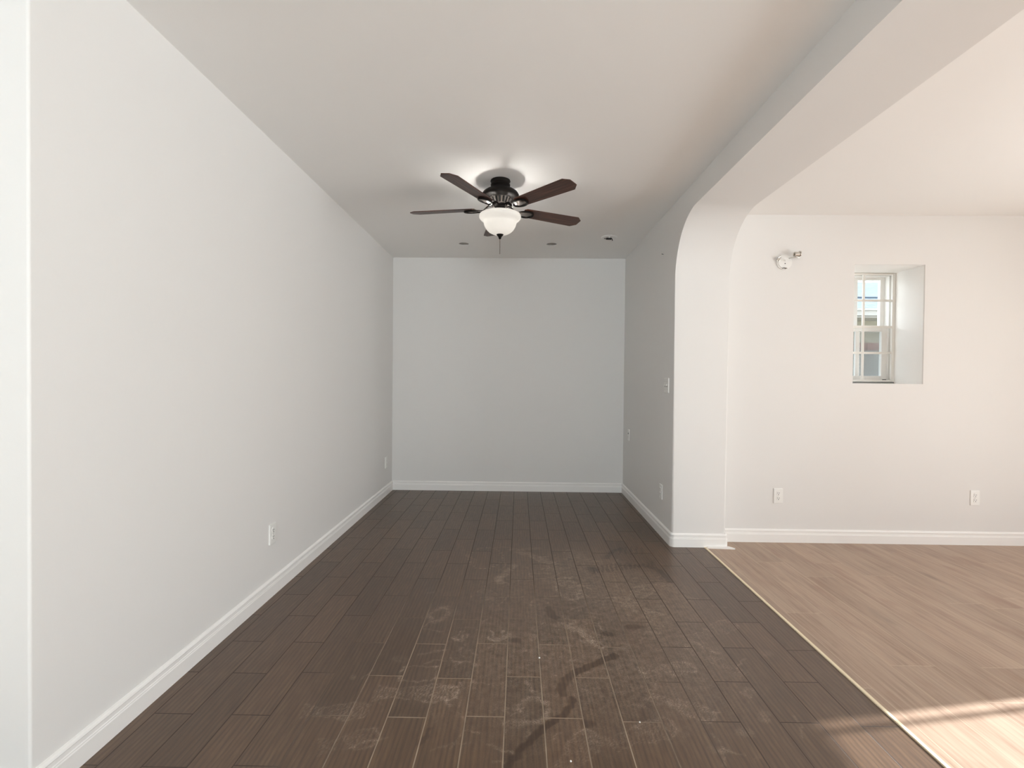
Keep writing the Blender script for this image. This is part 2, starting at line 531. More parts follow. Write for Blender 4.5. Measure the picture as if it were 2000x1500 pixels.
# ------------------------------------------------------------------ setting: floors
def dust_map(gx, gy):
    """dry dust (> 0) and damp, wiped patches (< 0) on the tile, from the shapes people left there"""
    X, Y = np.meshgrid(gx, gy, indexing='ij')
    rng = np.random.default_rng(7)
    X, Y = (X + 0.004 * np.sin(61 * Y + 3 * np.sin(37 * X)) + 0.0025 * np.sin(143 * Y + 97 * X),
            Y + 0.004 * np.sin(57 * X + 2 * np.sin(41 * Y)) + 0.0025 * np.sin(151 * X - 88 * Y))
    out = np.zeros_like(X)
    def local(cx, cy, ang):
        c, s = math.cos(ang), math.sin(ang)
        return (X - cx) * c + (Y - cy) * s, -(X - cx) * s + (Y - cy) * c
    def sm(e0, e1, v):
        t = np.clip((v - e0) / (e1 - e0), 0, 1)
        return t * t * (3 - 2 * t)
    def blob(cx, cy, rx, ry, ang, amt):
        nonlocal out
        a, b = local(cx, cy, ang)
        q = np.sqrt((a / rx) ** 2 + (b / ry) ** 2)
        out = out + amt * (1 - sm(0.35, 1.0, q))
    def ring(cx, cy, rx, ry, ang, amt, wid=0.2, a0=-9, a1=9):
        nonlocal out
        a, b = local(cx, cy, ang)
        q = np.sqrt((a / rx) ** 2 + (b / ry) ** 2)
        th = np.arctan2(b / ry, a / rx)
        sel = ((th > a0) & (th < a1)).astype(float)
        out = out + amt * np.exp(-((q - 1) / wid) ** 2) * sel
    def shoe(cx, cy, ln, wd, ang, amt, pitch=0.011, heel=1.0):
        nonlocal out
        a, b = local(cx, cy, ang)
        t = a / ln
        half = wd / 2 * (0.78 + 0.24 * np.cos((t - 0.22) * 7.0))
        inside = (1 - sm(0.92, 1.06, np.abs(t) * 2)) * (1 - sm(0.9, 1.08, np.abs(b) / np.maximum(half, 1e-3)))
        tread = 0.45 + 0.55 * np.sign(np.sin(2 * PI * a / pitch + 1.6 * np.sin(2 * PI * b / 0.045))) * (np.abs(b) / half < 0.92)
        edge = np.exp(-((np.abs(b) / np.maximum(half, 1e-3) - 0.95) / 0.09) ** 2) * (np.abs(t) < 0.5)
        gap = 1 - 0.8 * np.exp(-((t + 0.12) / 0.06) ** 2)
        out = out + amt * (inside * np.clip(tread, 0, 1) * gap * 0.8 + 0.55 * edge * inside)
        if heel:
            ring(cx + math.cos(ang) * ln * 0.36, cy + math.sin(ang) * ln * 0.36, ln * 0.15, wd * 0.42, ang, amt * heel, 0.16, -1.5, 1.5)
    def streak(pts, wd, amt):
        nonlocal out
        best = np.full_like(X, 9.0)
        for (x0, y0), (x1, y1) in zip(pts[:-1], pts[1:]):
            dx, dy = x1 - x0, y1 - y0
            t = np.clip(((X - x0) * dx + (Y - y0) * dy) / (dx * dx + dy * dy), 0, 1)
            best = np.minimum(best, np.hypot(X - x0 - t * dx, Y - y0 - t * dy))
        out = out + amt * (1 - sm(wd * 0.55, wd, best))
    # overall film of dust where people walked
    blob(0.35, 2.75, 1.0, 1.25, 0.0, 0.27)
    blob(0.10, 2.0, 0.75, 0.6, 0.0, 0.14)
    blob(0.62, 2.95, 0.5, 0.8, 0.3, 0.24)
    blob(0.75, 2.1, 0.4, 0.5, 0.3, 0.12)
    # single prints
    shoe(-0.40, 1.925, 0.33, 0.115, 0.03, 0.75)
    shoe(-0.68, 1.81, 0.26, 0.10, 0.05, 0.5, heel=0)
    for (cx, cy) in ((-0.49, 2.05), (-0.345, 2.055)):
        streak([(cx, cy - 0.05), (cx, cy + 0.05)], 0.006, 0.5)
    streak([(-0.49, 2.10), (-0.345, 2.105)], 0.005, 0.4)
    streak([(-0.49, 2.0), (-0.345, 2.0)], 0.006, 0.45)
    ring(-0.221, 2.10, 0.05, 0.045, 0, 0.55, 0.14, 0.2, 3.0)
    ring(-0.274, 2.365, 0.034, 0.05, 0, 0.85, 0.22, -2.9, 0.2)
    streak([(-0.285, 2.34), (-0.28, 2.41)], 0.005, 0.6)
    streak([(-0.265, 2.33), (-0.262, 2.41)], 0.005, 0.5)
    ring(-0.089, 2.37, 0.05, 0.045, 0.3, 0.7, 0.25, -3.1, 0.9)
    streak([(-0.13, 2.41), (-0.10, 2.34), (-0.05, 2.33)], 0.008, 0.7)
    streak([(-0.07, 2.41), (-0.07, 2.34)], 0.006, 0.5)
    ring(-0.414, 2.575, 0.045, 0.075, -0.2, 0.6, 0.3)
    streak([(-0.44, 2.53), (-0.47, 2.42), (-0.36, 2.395)], 0.006, 0.35)
    streak([(-0.128, 3.02), (-0.07, 3.14), (-0.018, 3.26)], 0.035, 0.55)
    streak([(-0.10, 2.98), (-0.11, 3.06)], 0.03, 0.4)
    for i in range(26):
        a = 2 * PI * i / 26
        blob(-0.22 + 0.12 * math.cos(a) + rng.normal(0, 0.006), 3.40 + 0.2 * math.sin(a), 0.012, 0.014, 0, 0.6)
    streak([(-0.02, 3.56), (0.1, 3.45), (0.24, 3.315)], 0.05, 0.45)
    streak([(0.05, 3.58), (0.17, 3.6)], 0.03, 0.3)
    shoe(0.33, 2.93, 0.30, 0.12, 1.9, 0.6, 0.013)
    ring(0.31, 2.90, 0.07, 0.13, 0.1, 0.55, 0.14)
    shoe(0.45, 3.45, 0.28, 0.11, 2.2, 0.4, 0.014)
    streak([(0.24, 2.52), (0.30, 2.44), (0.40, 2.28)], 0.03, 0.5)
    shoe(0.33, 2.44, 0.28, 0.1, 2.4, 0.35)
    ring(0.07, 1.84, 0.055, 0.07, 0, 0.5, 0.2)
    shoe(0.71, 2.84, 0.30, 0.12, 0.9, 0.5)
    shoe(0.66, 2.70, 0.28, 0.11, 2.3, 0.45)
    shoe(0.66, 2.11, 0.26, 0.10, 0.2, 0.5)
    shoe(0.63, 1.88, 0.26, 0.10, -0.5, 0.42)
    shoe(0.715, 2.5, 0.28, 0.11, 1.2, 0.35)
    shoe(0.95, 2.9, 0.28, 0.11, 2.0, 0.4)
    shoe(1.0, 2.45, 0.3, 0.11, 0.6, 0.32)
    shoe(0.9, 2.2, 0.3, 0.11, 2.1, 0.3)
    shoe(0.45, 1.72, 0.28, 0.11, 0.4, 0.35)
    shoe(0.22, 3.12, 0.28, 0.11, 1.2, 0.35)
    shoe(-0.15, 2.75, 0.28, 0.11, 1.9, 0.28)
    shoe(-0.58, 1.66, 0.2, 0.1, 0.3, 0.35)
    shoe(0.12, 2.62, 0.28, 0.11, 1.5, 0.22)
    shoe(0.2, 1.62, 0.26, 0.11, 0.9, 0.3)
    # fine scratches and scuffs
    for i in range(150):
        cx, cy = rng.normal(0.25, 0.45), rng.uniform(1.55, 3.6)
        a, ln = rng.uniform(0, PI), rng.uniform(0.03, 0.14)
        bend = rng.normal(0, 0.25)
        p = [(cx + math.cos(a + bend * j) * ln * j / 2, cy + math.sin(a + bend * j) * ln * j / 2) for j in range(3)]
        streak(p, rng.uniform(0.004, 0.010), rng.uniform(0.08, 0.42))
    for i in range(70):
        blob(rng.normal(0.35, 0.4), rng.uniform(1.6, 3.5), rng.uniform(0.015, 0.06), rng.uniform(0.01, 0.04), rng.uniform(0, 3), rng.uniform(0.08, 0.35))
    # damp drag mark and wet prints
    streak([(-0.03, 1.56), (0.04, 1.67), (0.106, 1.748), (0.16, 1.80), (0.192, 1.826), (0.215, 1.87), (0.221, 1.909)], 0.016, -1.0)
    streak([(0.19, 1.93), (0.182, 1.96), (0.20, 2.02), (0.247, 2.075), (0.33, 2.13), (0.451, 2.214)], 0.022, -0.8)
    streak([(-0.33, 1.65), (-0.307, 1.728)], 0.012, -0.7)
    streak([(0.174, 2.66), (0.19, 2.57), (0.241, 2.52)], 0.025, -0.6)
    for (x, y, r1, r2, a) in ((0.265, 1.77, .03, .03, 0), (0.603, 2.475, .07, .03, 0), (0.5, 3.215, .05, .06, .5), (0.45, 2.4, .04, .03, 0), (0.0, 2.33, .03, .03, 0)):
        blob(x, y, r1, r2, a, -0.8)
    for j in range(14):
        t = j / 13
        x, y = 0.50 + 0.42 * t, 3.20 + 0.14 * t
        streak([(x, y - 0.05), (x + 0.012, y + 0.04 + 0.03 * math.sin(6 * t))], 0.010, -0.8)
    streak([(0.63, 3.42), (0.70, 3.56), (0.78, 3.62)], 0.022, -0.8)
    for j in range(5):
        streak([(0.74 + 0.04 * j, 3.50), (0.78 + 0.04 * j, 3.66)], 0.010, -0.7)
    streak([(0.87, 3.30), (0.94, 3.22), (0.965, 3.04)], 0.025, -0.7)
    return np.clip(np.where(out > 0, out, out * 0.9), -1, 1)

def tile_floor():
    x0, x1, y0, y1, st = -0.95, 1.410, 1.45, 3.95, 0.0055
    gx = np.linspace(x0, x1, int((x1 - x0) / st))
    gy = np.linspace(y0, y1, int((y1 - y0) / st))
    nx, ny = len(gx), len(gy)
    dm = dust_map(gx, gy)
    X, Y = np.meshgrid(gx, gy, indexing='ij')
    co = np.zeros((nx * ny, 3), np.float32)
    co[:, 0], co[:, 1] = X.ravel(), Y.ravel()
    idx = np.arange(nx * ny).reshape(nx, ny)
    q = np.stack([idx[:-1, :-1], idx[1:, :-1], idx[1:, 1:], idx[:-1, 1:]], -1).reshape(-1, 4)
    n0 = nx * ny
    ex, fx_ = XO, 1.410
    ring = [(ex, 0.9), (fx_, 0.9), (fx_, y0), (ex, y0), (x0, y0), (ex, y1), (x0, y1), (ex, D), (fx_, D), (fx_, y1)]
    co = np.vstack([co, np.array([(a, b, 0) for a, b in ring], np.float32)])
    extra = np.array([[0, 1, 2, 3], [3, 4, 6, 5], [5, 9, 8, 7]]) + n0
    q = np.vstack([q, extra])
    me = bpy.data.meshes.new('floor')
    me.from_pydata(co.tolist(), [], q.tolist())
    at = me.attributes.new('dust', 'FLOAT', 'POINT')
    vals = np.zeros(len(co), np.float32)
    vals[:n0] = dm.ravel()
    edge = np.minimum.reduce([(X - x0) / 0.1, (Y - y0) / 0.05, (y1 - Y) / 0.2]).clip(0, 1)
    vals[:n0] *= edge.ravel()
    at.data.foreach_set('value', vals)
    me.materials.append(M_tile)
    o = bpy.data.objects.new('floor', me)
    C.objects.link(o)
    o['kind'] = 'structure'
    return tag(o, 'dark brown wood-look plank tile floor with dusty shoe prints', 'floor')
tile_floor()

bm = bmesh.new()
f = [bm.verts.new(p) for p in ((XO, YR, 0), (XS, YR, 0), (XS, 0.9, 0), (XO, 0.9, 0))]
bm.faces.new(f)  # unseen pale floor behind the camera, added to bounce light onto the ceiling
f = [bm.verts.new(p) for p in ((1.424, 0.9, 0), (XS, 0.9, 0), (XS, YF + 0.02, 0), (1.424, YF + 0.02, 0))]
bm.faces.new(f)
struct('floor', bm, M_oak, label='light oak laminate plank floor beyond the arch', cat='floor')
struct('trim_1', bx(1.409, 1.4245, 0.9, YJ - 0.02, -0.01, 0.006, bevel=0.002), M_edge,
       label='thin cream edge strip between the dark tile and the light laminate', cat='trim')

# ------------------------------------------------------------------ setting: walls
bm = bmesh.new()
rr = 0.008
poly = [(-A, D + 0.12), (-A - 0.12, D + 0.12), (-A - 0.12, YL + 0.12), (XO, YL + 0.12), (XO, YL)]
poly += arc_pts(-A - rr, YL + rr, rr, -PI / 2, 0, 8)
prism(bm, poly, 0, H)
struct('wall_left', bm, M_wall, smooth=40, label='long white wall opposite the arch', cat='wall')

struct('wall_back', bx(-A, B + T, D, D + 0.12, 0, H), M_wall, label='white end wall behind the ceiling fan', cat='wall')

bm = bmesh.new()
YK = 0.30          # unseen second jamb, added to shield the right room from the rear fill
prof = [(YK, 0)] + [(YK + RA - RA * math.cos(a), HB - RA + RA * math.sin(a)) for a in [PI / 2 * i / 12 for i in range(13)]]
prof += [(YJ - RA + RA * math.sin(a), HB - RA + RA * math.cos(a)) for a in [PI / 2 * i / 24 for i in range(25)]]
prof += [(YJ, 0), (D, 0), (D, H), (YR, H), (YR, 0)]
va = [bm.verts.new((B, y, z)) for y, z in prof]
vb = [bm.verts.new((B + T, y, z)) for y, z in prof]
bm.faces.new(va)
bm.faces.new(vb[::-1])
n_open = 41
ee = []
for i in range(len(prof)):
    j = (i + 1) % len(prof)
    bm.faces.new((va[i], vb[i], vb[j], va[j]))
bm.edges.ensure_lookup_table()
ops = set(va[:n_open - 1]), set(vb[:n_open - 1])
es = [e for e in bm.edges if (e.verts[0] in ops[0] and e.verts[1] in ops[0]) or (e.verts[0] in ops[1] and e.verts[1] in ops[1])]
bmesh.ops.bevel(bm, geom=es, offset=0.02, segments=5, affect='EDGES', profile=0.5)
struct('wall_right', bm, M_wall, smooth=40, label='thick white wall and beam with a round-cornered arch opening', cat='wall')

# far wall of the second room, with a deep window niche
NX0, NX1, NZ0, NZ1, ND = 2.605, 3.141, 1.250, 2.172, 0.30
bm = bmesh.new()
x0, x1, y0, y1 = B + T - 0.02, XS + 0.1, YF, YF + 0.42
def ringv(y, a, b, c, d):
    return [bm.verts.new(p) for p in ((a, y, c), (b, y, c), (b, y, d), (a, y, d))]
o1 = ringv(y0, x0, x1, 0, H)
i1 = ringv(y0, NX0, NX1, NZ0, NZ1)
i2 = ringv(y1, NX0, NX1, NZ0, NZ1)
o2 = ringv(y1, x0, x1, 0, H)
for i in range(4):
    j = (i + 1) % 4
    bm.faces.new((o1[i], o1[j], i1[j], i1[i]))
    bm.faces.new((i1[i], i1[j], i2[j], i2[i])).material_index = 1  # reveal painted lighter than the wall to stand for window light on it
    bm.faces.new((o2[i], o2[j], i2[j], i2[i]))
    bm.faces.new((o1[i], o1[j], o2[j], o2[i]))
es = [e for e in bm.edges if all(v in i1 for v in e.verts)]
bmesh.ops.bevel(bm, geom=es, offset=0.008, segments=3, affect='EDGES', profile=0.5)
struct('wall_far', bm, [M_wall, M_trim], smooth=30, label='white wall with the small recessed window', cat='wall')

# walls outside the picture: side wall with the sliding door, rear wall with an opening added for fill light, outer wall
bm = bmesh.new()
DY0, DY1, DZ1 = -0.55, 2.497, 2.13
box(bm, XS, XS + 0.1, YR, DY0, 0, H)
box(bm, XS, XS + 0.1, DY1, YF + 0.02, 0, H)
box(bm, XS, XS + 0.1, DY0, DY1, DZ1, H)
struct('wall_side', bm, M_wall)
bm = bmesh.new()
box(bm, XO, -0.7, YR - 0.1, YR, 0, H)
box(bm, -0.7, 1.1, YR - 0.1, YR, 0, 0.6)
box(bm, -0.7, 1.1, YR - 0.1, YR, 2.1, H)
box(bm, 1.1, XS + 0.1, YR - 0.1, YR, 0, H)
struct('wall_rear', bm, M_wall)
struct('wall_outer', bx(XO - 0.1, XO, YR - 0.1, YL + 0.12, 0, H), M_wall)

def framed(name, axis, c, a0, a1, z0, z1, wid, depth, mulls):
    bm = bmesh.new()
    def add(p0, p1, q0, q1):
        if axis == 'x':
            box(bm, c, c + depth, p0, p1, q0, q1)
        else:
            box(bm, p0, p1, c - depth, c, q0, q1)
    add(a0, a0 + wid, z0, z1)
    add(a1 - wid, a1, z0, z1)
    add(a0, a1, z1 - wid, z1)
    add(a0, a1, z0, z0 + wid)
    for mpos, mw in mulls:
        add(mpos - mw / 2, mpos + mw / 2, z0, z1)
    return struct(name, bm, M_vinyl)
framed('door_1', 'x', XS + 0.03, DY0, DY1 + 0.004, 0, DZ1 + 0.004, 0.005, 0.04, [(2.437, 0.022), (0.95, 0.05)])
framed('added_window', 'y', YR - 0.03, -0.7, 1.1, 0.6, 2.1, 0.03, 0.04, [(0.2, 0.05)])  # unseen window frame, added around the rear fill opening

# ------------------------------------------------------------------ setting: ceilings
HOLES = [(-0.562, 4.856, 0.051), (0.314, 4.850, 0.051)]
bm = bmesh.new()
es = []
def loop(pts):
    vs = [bm.verts.new(p) for p in pts]
    for i in range(len(vs)):
        es.append(bm.edges.new((vs[i], vs[(i + 1) % len(vs)])))
loop([(XO - 0.1, YR - 0.1, H), (B + 0.2, YR - 0.1, H), (B + 0.2, D + 0.12, H), (XO - 0.1, D + 0.12, H)])
for hx, hy, hr in HOLES:
    loop([(hx + hr * math.cos(2 * PI * i / 40), hy + hr * math.sin(2 * PI * i / 40), H) for i in range(40)])
bmesh.ops.triangle_fill(bm, edges=es, use_beauty=True)
box(bm, XO - 0.1, B + 0.2, YR - 0.1, D + 0.12, H + 0.12, H + 0.16)
struct('ceiling', bm, M_ceil, label='white ceiling that carries the fan', cat='ceiling')
struct('ceiling', bx(B + T - 0.05, XS + 0.1, YR - 0.1, YF + 0.42, H2, H2 + 0.2), M_ceil,
       label='white ceiling over the light laminate floor', cat='ceiling')

# ------------------------------------------------------------------ setting: baseboards
BPROF = [(0.0, 0.0), (0.0145, 0.0), (0.0145, 0.062), (0.0125, 0.066), (0.0125, 0.070), (0.0105, 0.073), (0.0105, 0.086), (0.0125, 0.090), (0.010, 0.096), (0.005, 0.101), (0.0, 0.103)]
def sweep(path, side, prof=BPROF):
    """profile (out from the wall, height) swept along a plan path; side +1 puts it to the path's left"""
    bm = bmesh.new()
    P = [Vector((x, y)) for x, y in path]
    rows = []
    for i, p in enumerate(P):
        ds = []
        if i > 0:
            ds.append((p - P[i - 1]).normalized())
        if i < len(P) - 1:
            ds.append((P[i + 1] - p).normalized())
        ns = [Vector((-d.y, d.x)) * side for d in ds]
        nn = sum(ns, Vector((0, 0))).normalized()
        sc = 1.0 / max(0.3, nn.dot(ns[0]))
        rows.append([bm.verts.new((p.x + nn.x * o * sc, p.y + nn.y * o * sc, z)) for o, z in prof])
    for r0, r1 in zip(rows[:-1], rows[1:]):
        for j in range(len(prof) - 1):
            bm.faces.new((r0[j], r0[j + 1], r1[j + 1], r1[j]))
    bm.faces.new(rows[0])
    bm.faces.new(rows[-1][::-1])
    return bm
left_path = [(XO, YL)] + arc_pts(-A - rr, YL + rr, rr, -PI / 2, 0, 6) + [(-A, D)]
struct('baseboard_left', sweep(left_path, -1), M_trim, label='white moulded baseboard along the long wall', cat='baseboard')
struct('baseboard_back', sweep([(-A + 0.0145, D), (B - 0.0145, D)], -1), M_trim, label='white moulded baseboard below the end wall', cat='baseboard')
right_path = [(B, D)] + [(x, y) for x, y in arc_pts(B + 0.02, YJ + 0.02, 0.02, PI, 1.5 * PI, 6)]
right_path += arc_pts(B + T - 0.008, YJ + 0.008, 0.008, 1.5 * PI, 2 * PI, 4) + [(B + T, YF)]
struct('baseboard_right', sweep(right_path, -1), M_trim, label='white moulded baseboard wrapping the foot of the arch', cat='baseboard')
struct('baseboard_far', sweep([(B + T + 0.0145, YF), (XS, YF)], -1), M_trim, label='white moulded baseboard below the recessed window wall', cat='baseboard')
bm = bmesh.new()
prism(bm, [(1.427, YJ - 0.014), (1.427, YJ - 0.034), (1.628, YJ - 0.048), (1.592, YJ - 0.0), (1.592, YJ - 0.014)], 0.0, 0.010)
struct('trim_2', bm, M_trim, label='white strip end at the foot of the arch on the laminate', cat='trim')

# ------------------------------------------------------------------ setting: recessed window
win = bpy.data.objects.new('window_1', None)
C.objects.link(win)
win.location = (0, 0, 0)
win['kind'] = 'structure'
tag(win, 'small white double-hung window with an inner grille, deep in the niche', 'window')
def frame_bars(bm, x0, x1, y0, y1, z0, z1, wl, wr, wb, wt, bev=0.0015):
    box(bm, x0, x0 + wl, y0, y1, z0, z1, bev)
    box(bm, x1 - wr, x1, y0, y1, z0, z1, bev)
    box(bm, x0 + wl, x1 - wr, y0, y1, z0, z0 + wb, bev)
    box(bm, x0 + wl, x1 - wr, y0, y1, z1 - wt, z1, bev)
    return bm
YW = YF + ND
bm = frame_bars(bmesh.new(), NX0, NX1, YW + 0.025, YW + 0.115, NZ0, NZ1, 0.026, 0.026, 0.024, 0.02)
link('window_frame', bm, M_vinyl, win)
bm = frame_bars(bmesh.new(), NX0 + 0.001, NX1 - 0.001, YW - 0.012, YW + 0.006, NZ0 + 0.014, NZ1 - 0.002, 0.024, 0.024, 0.014, 0.014)
box(bm, 2.873, 2.889, YW - 0.010, YW + 0.004, NZ0 + 0.02, NZ1 - 0.01, 0.001)
for z in (1.942, 1.722, 1.504):
    box(bm, NX0 + 0.02, NX1 - 0.02, YW - 0.009, YW + 0.003, z - 0.009, z + 0.009, 0.001)
link('grille', bm, M_bar, win)
bm = frame_bars(bmesh.new(), NX0 + 0.026, NX1 - 0.026, YW + 0.075, YW + 0.105, 1.70, NZ1 - 0.02, 0.038, 0.038, 0.034, 0.022)
box(bm, 2.858, 2.888, YW + 0.078, YW + 0.10, 1.72, NZ1 - 0.03, 0.001)
up_s = link('upper_sash', bm, M_vinyl, win)
link('pane', bx(NX0 + 0.06, NX1 - 0.06, YW + 0.088, YW + 0.092, 1.73, NZ1 - 0.04), M_glass, up_s)
bm = frame_bars(bmesh.new(), NX0 + 0.026, NX1 - 0.026, YW + 0.04, YW + 0.07, NZ0 + 0.024, 1.738, 0.044, 0.044, 0.038, 0.05)
box(bm, 2.856, 2.886, YW + 0.043, YW + 0.066, NZ0 + 0.05, 1.70, 0.001)
lo_s = link('lower_sash', bm, M_vinyl, win)
link('pane', bx(NX0 + 0.068, NX1 - 0.068, YW + 0.053, YW + 0.057, NZ0 + 0.06, 1.69), M_glass, lo_s)
link('insect_screen', bx(NX0 + 0.03, NX1 - 0.03, YW + 0.1065, YW + 0.1085, NZ0 + 0.03, 1.72), M_screen, win)
link('gasket', bx(NX0 + 0.002, NX1 - 0.002, YW - 0.014, YW + 0.02, NZ0 + 0.001, NZ0 + 0.006), M_gasket, win)
link('sash_lock', bx(3.075, 3.10, YW + 0.02, YW + 0.035, NZ0 + 0.024, NZ0 + 0.034, bevel=0.002), M_gasket, win)

# ------------------------------------------------------------------ outdoors, seen through the window
hs = thing('house', 'neighbouring house with grey-blue shingle roof seen through the small window', 'house', (0, 8.4, -0.3))
bm = bmesh.new()
for (ya, za, yb, zb) in ((-0.45, 2.74, 3.4, 3.94),):
    vs = [bm.verts.new(p) for p in ((-3, ya, za), (13, ya, za), (13, yb, zb), (-3, yb, zb))]
    bm.faces.new(vs)
    vs2 = [bm.verts.new(p) for p in ((13, 6.8, za), (-3, 6.8, za))]
    bm.faces.new((vs[3], vs[2], vs2[0], vs2[1]))
rf = link('roof', bm, M_shingle, hs)
md = rf.modifiers.new('thickness', 'SOLIDIFY')
md.thickness = 0.05
bm = bmesh.new()
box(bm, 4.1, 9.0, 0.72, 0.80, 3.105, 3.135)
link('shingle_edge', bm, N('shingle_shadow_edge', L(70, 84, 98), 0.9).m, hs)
bm = bmesh.new()
box(bm, -3, 13, -0.47, -0.43, 2.63, 2.74)
box(bm, -3, 13, -0.49, -0.44, 2.71, 2.745)
link('fascia', bm, M_fascia, hs)
link('wall', bx(-2.6, 12.6, 0.0, 6.0, 0.0, 2.64), M_stucco, hs)
link('soffit', bx(-3, 13, -0.43, 0.0, 2.60, 2.63), M_fascia, hs)

fn = thing('fence', 'brown board fence on a grey block wall outside the small window', 'fence', (0, 6.0, -0.3))
bm = bmesh.new()
for i in range(40):
    box(bm, -1 + 0.25 * i, -1 + 0.25 * i + 0.244, -0.01, 0.012, 1.94, 2.035)
link('top_board', bm, M_fence, fn)
link('block_wall', bx(-1, 9, -0.05, 0.06, 0.0, 1.94), M_cap, fn)
struct('ground', bx(-6, 16, YF + 0.43, 16, -0.45, -0.3), M_ground, label='pale concrete yard outside the small window', cat='ground')

# ------------------------------------------------------------------ ceiling fan
FX, FY = -0.137, 3.300
fan = thing('ceiling_fan', 'five-blade ceiling fan in dark bronze and walnut with a lit alabaster bowl', 'ceiling fan', (FX, FY, H))
def FZ(z):
    return z - H
link('canopy', lathe(bmesh.new(), [(0, 0), (0.066, 0), (0.068, -0.006), (0.064, -0.012), (0.060, -0.02), (0.066, -0.028), (0.066, -0.036), (0.058, -0.044), (0.058, -0.066), (0, -0.066)]), M_bronze, fan, 40)
link('motor_housing', lathe(bmesh.new(), [(0, -0.06), (0.056, -0.060), (0.075, -0.063), (0.100, -0.071), (0.118, -0.084), (0.1265, -0.098), (0.1275, -0.108), (0.122, -0.116), (0.100, -0.120), (0, -0.120)], 64), M_bronze, fan, 50)
bm = bmesh.new()
lathe(bm, [(0, -0.119), (0.073, -0.119), (0.071, -0.124), (0.052, -0.160), (0.050, -0.164), (0, -0.164)], 48)
link('vent_ring', bm, M_dark, fan, 40)
bm = bmesh.new()
lathe(bm, [(0.066, -0.1195), (0.076, -0.1195), (0.0765, -0.125), (0.068, -0.126)], 48, closed=True)
lathe(bm, [(0.046, -0.158), (0.056, -0.158), (0.056, -0.165), (0.046, -0.165)], 48, closed=True)
for i in range(18):
    a = 2 * PI * i / 18
    ca, sa = math.cos(a), math.sin(a)
    q = []
    for rr_, z_ in ((0.073, -0.121), (0.0775, -0.124), (0.0575, -0.162), (0.053, -0.162)):
        for s in (-1, 1):
            wd = 0.0062 if z_ > -0.15 else 0.0045
            q.append(bm.verts.new((rr_ * ca - s * wd * sa, rr_ * sa + s * wd * ca, z_)))
    for i0, i1 in ((0, 1), (1, 2), (2, 3), (3, 0)):
        bm.faces.new((q[2 * i0], q[2 * i0 + 1], q[2 * i1 + 1], q[2 * i1]))
link('vent_fins', bm, M_pewter, fan)
link('neck', lathe(bmesh.new(), [(0, -0.160), (0.043, -0.160), (0.043, -0.172), (0.036, -0.178), (0.036, -0.188), (0.046, -0.192), (0.051, -0.197), (0.051, -0.232), (0.060, -0.238), (0.060, -0.243), (0, -0.243)]), M_bronze, fan, 35)

# blades: built along +x, pitched, then copied round the hub
def blade_mesh():
    bm = bmesh.new()
    r0, r1, w0, w1 = 0.170, 0.632, 0.052, 0.0635
    out = [(r0, -w0 + 0.012), (r0 + 0.015, -w0), (r1 - 0.038, -w1), (r1, -0.030), (r1, 0.030), (r1 - 0.038, w1), (r0 + 0.015, w0), (r0, w0 - 0.012)]
    prism(bm, out, -0.003, 0.003)
    es = [e for e in bm.edges if abs(e.verts[0].co.z - e.verts[1].co.z) < 1e-5]
    bmesh.ops.bevel(bm, geom=es, offset=0.0012, segments=2, affect='EDGES')
    return bm
def bracket_mesh():
    bm = bmesh.new()
    tube(bm, [(0.052, 0, 0.022), (0.075, 0, 0.020), (0.095, 0, 0.006), (0.115, 0, -0.010), (0.140, 0, -0.013)], [0.011, 0.010, 0.009, 0.008, 0.008], 10)
    pts = []
    n = 36
    for i in range(n + 1):
        a = 2 * PI * i / n
        rx, ry = 0.058, 0.037
        pts.append((0.190 + rx * math.cos(a), ry * math.sin(a) * (1 + 0.12 * math.cos(a)), -0.011))
    tube(bm, pts, 0.0065, 8, caps=False)
    return bm
def plate_mesh():
    bm = bmesh.new()
    ctr = bm.verts.new((0.19, 0, -0.012))
    rings = []
    n = 36
    for (s, z) in ((0.45, -0.0135), (0.8, -0.0105), (1.0, -0.006)):
        rings.append([bm.verts.new((0.190 + s * 0.057 * math.cos(2 * PI * i / n), s * 0.036 * math.sin(2 * PI * i / n) * (1 + 0.12 * math.cos(2 * PI * i / n)), z - 0.0015 * math.cos(6 * 2 * PI * i / n) * s)) for i in range(n)])
    for i in range(n):
        j = (i + 1) % n
        bm.faces.new((ctr, rings[0][i], rings[0][j]))
        for ra, rb in zip(rings[:-1], rings[1:]):
            bm.faces.new((ra[i], rb[i], rb[j], ra[j]))
    return bm
BLZ = 2.411 - H
first = None
for kk in range(5):
    ang = PI - 0.1595 + math.radians(72) * kk
    if first is None:
        bl = link('blade', blade_mesh(), M_blade, fan)
        ir = link('blade_iron', bracket_mesh(), M_bronze, bl, 60)
        pl = link('iron_plate', plate_mesh(), M_pewter, bl, 60)
        ir.location = pl.location = (0, 0, 0)
        first = bl
    else:
        bl = first.copy()
        C.objects.link(bl)
        bl.parent = fan
        for ch in first.children:
            c = ch.copy()
            C.objects.link(c)
            c.parent = bl
    bl.location = (0, 0, BLZ)
    bl.rotation_euler = (Matrix.Rotation(ang, 3, 'Z') @ Matrix.Rotation(math.radians(-11), 3, 'X')).to_euler()

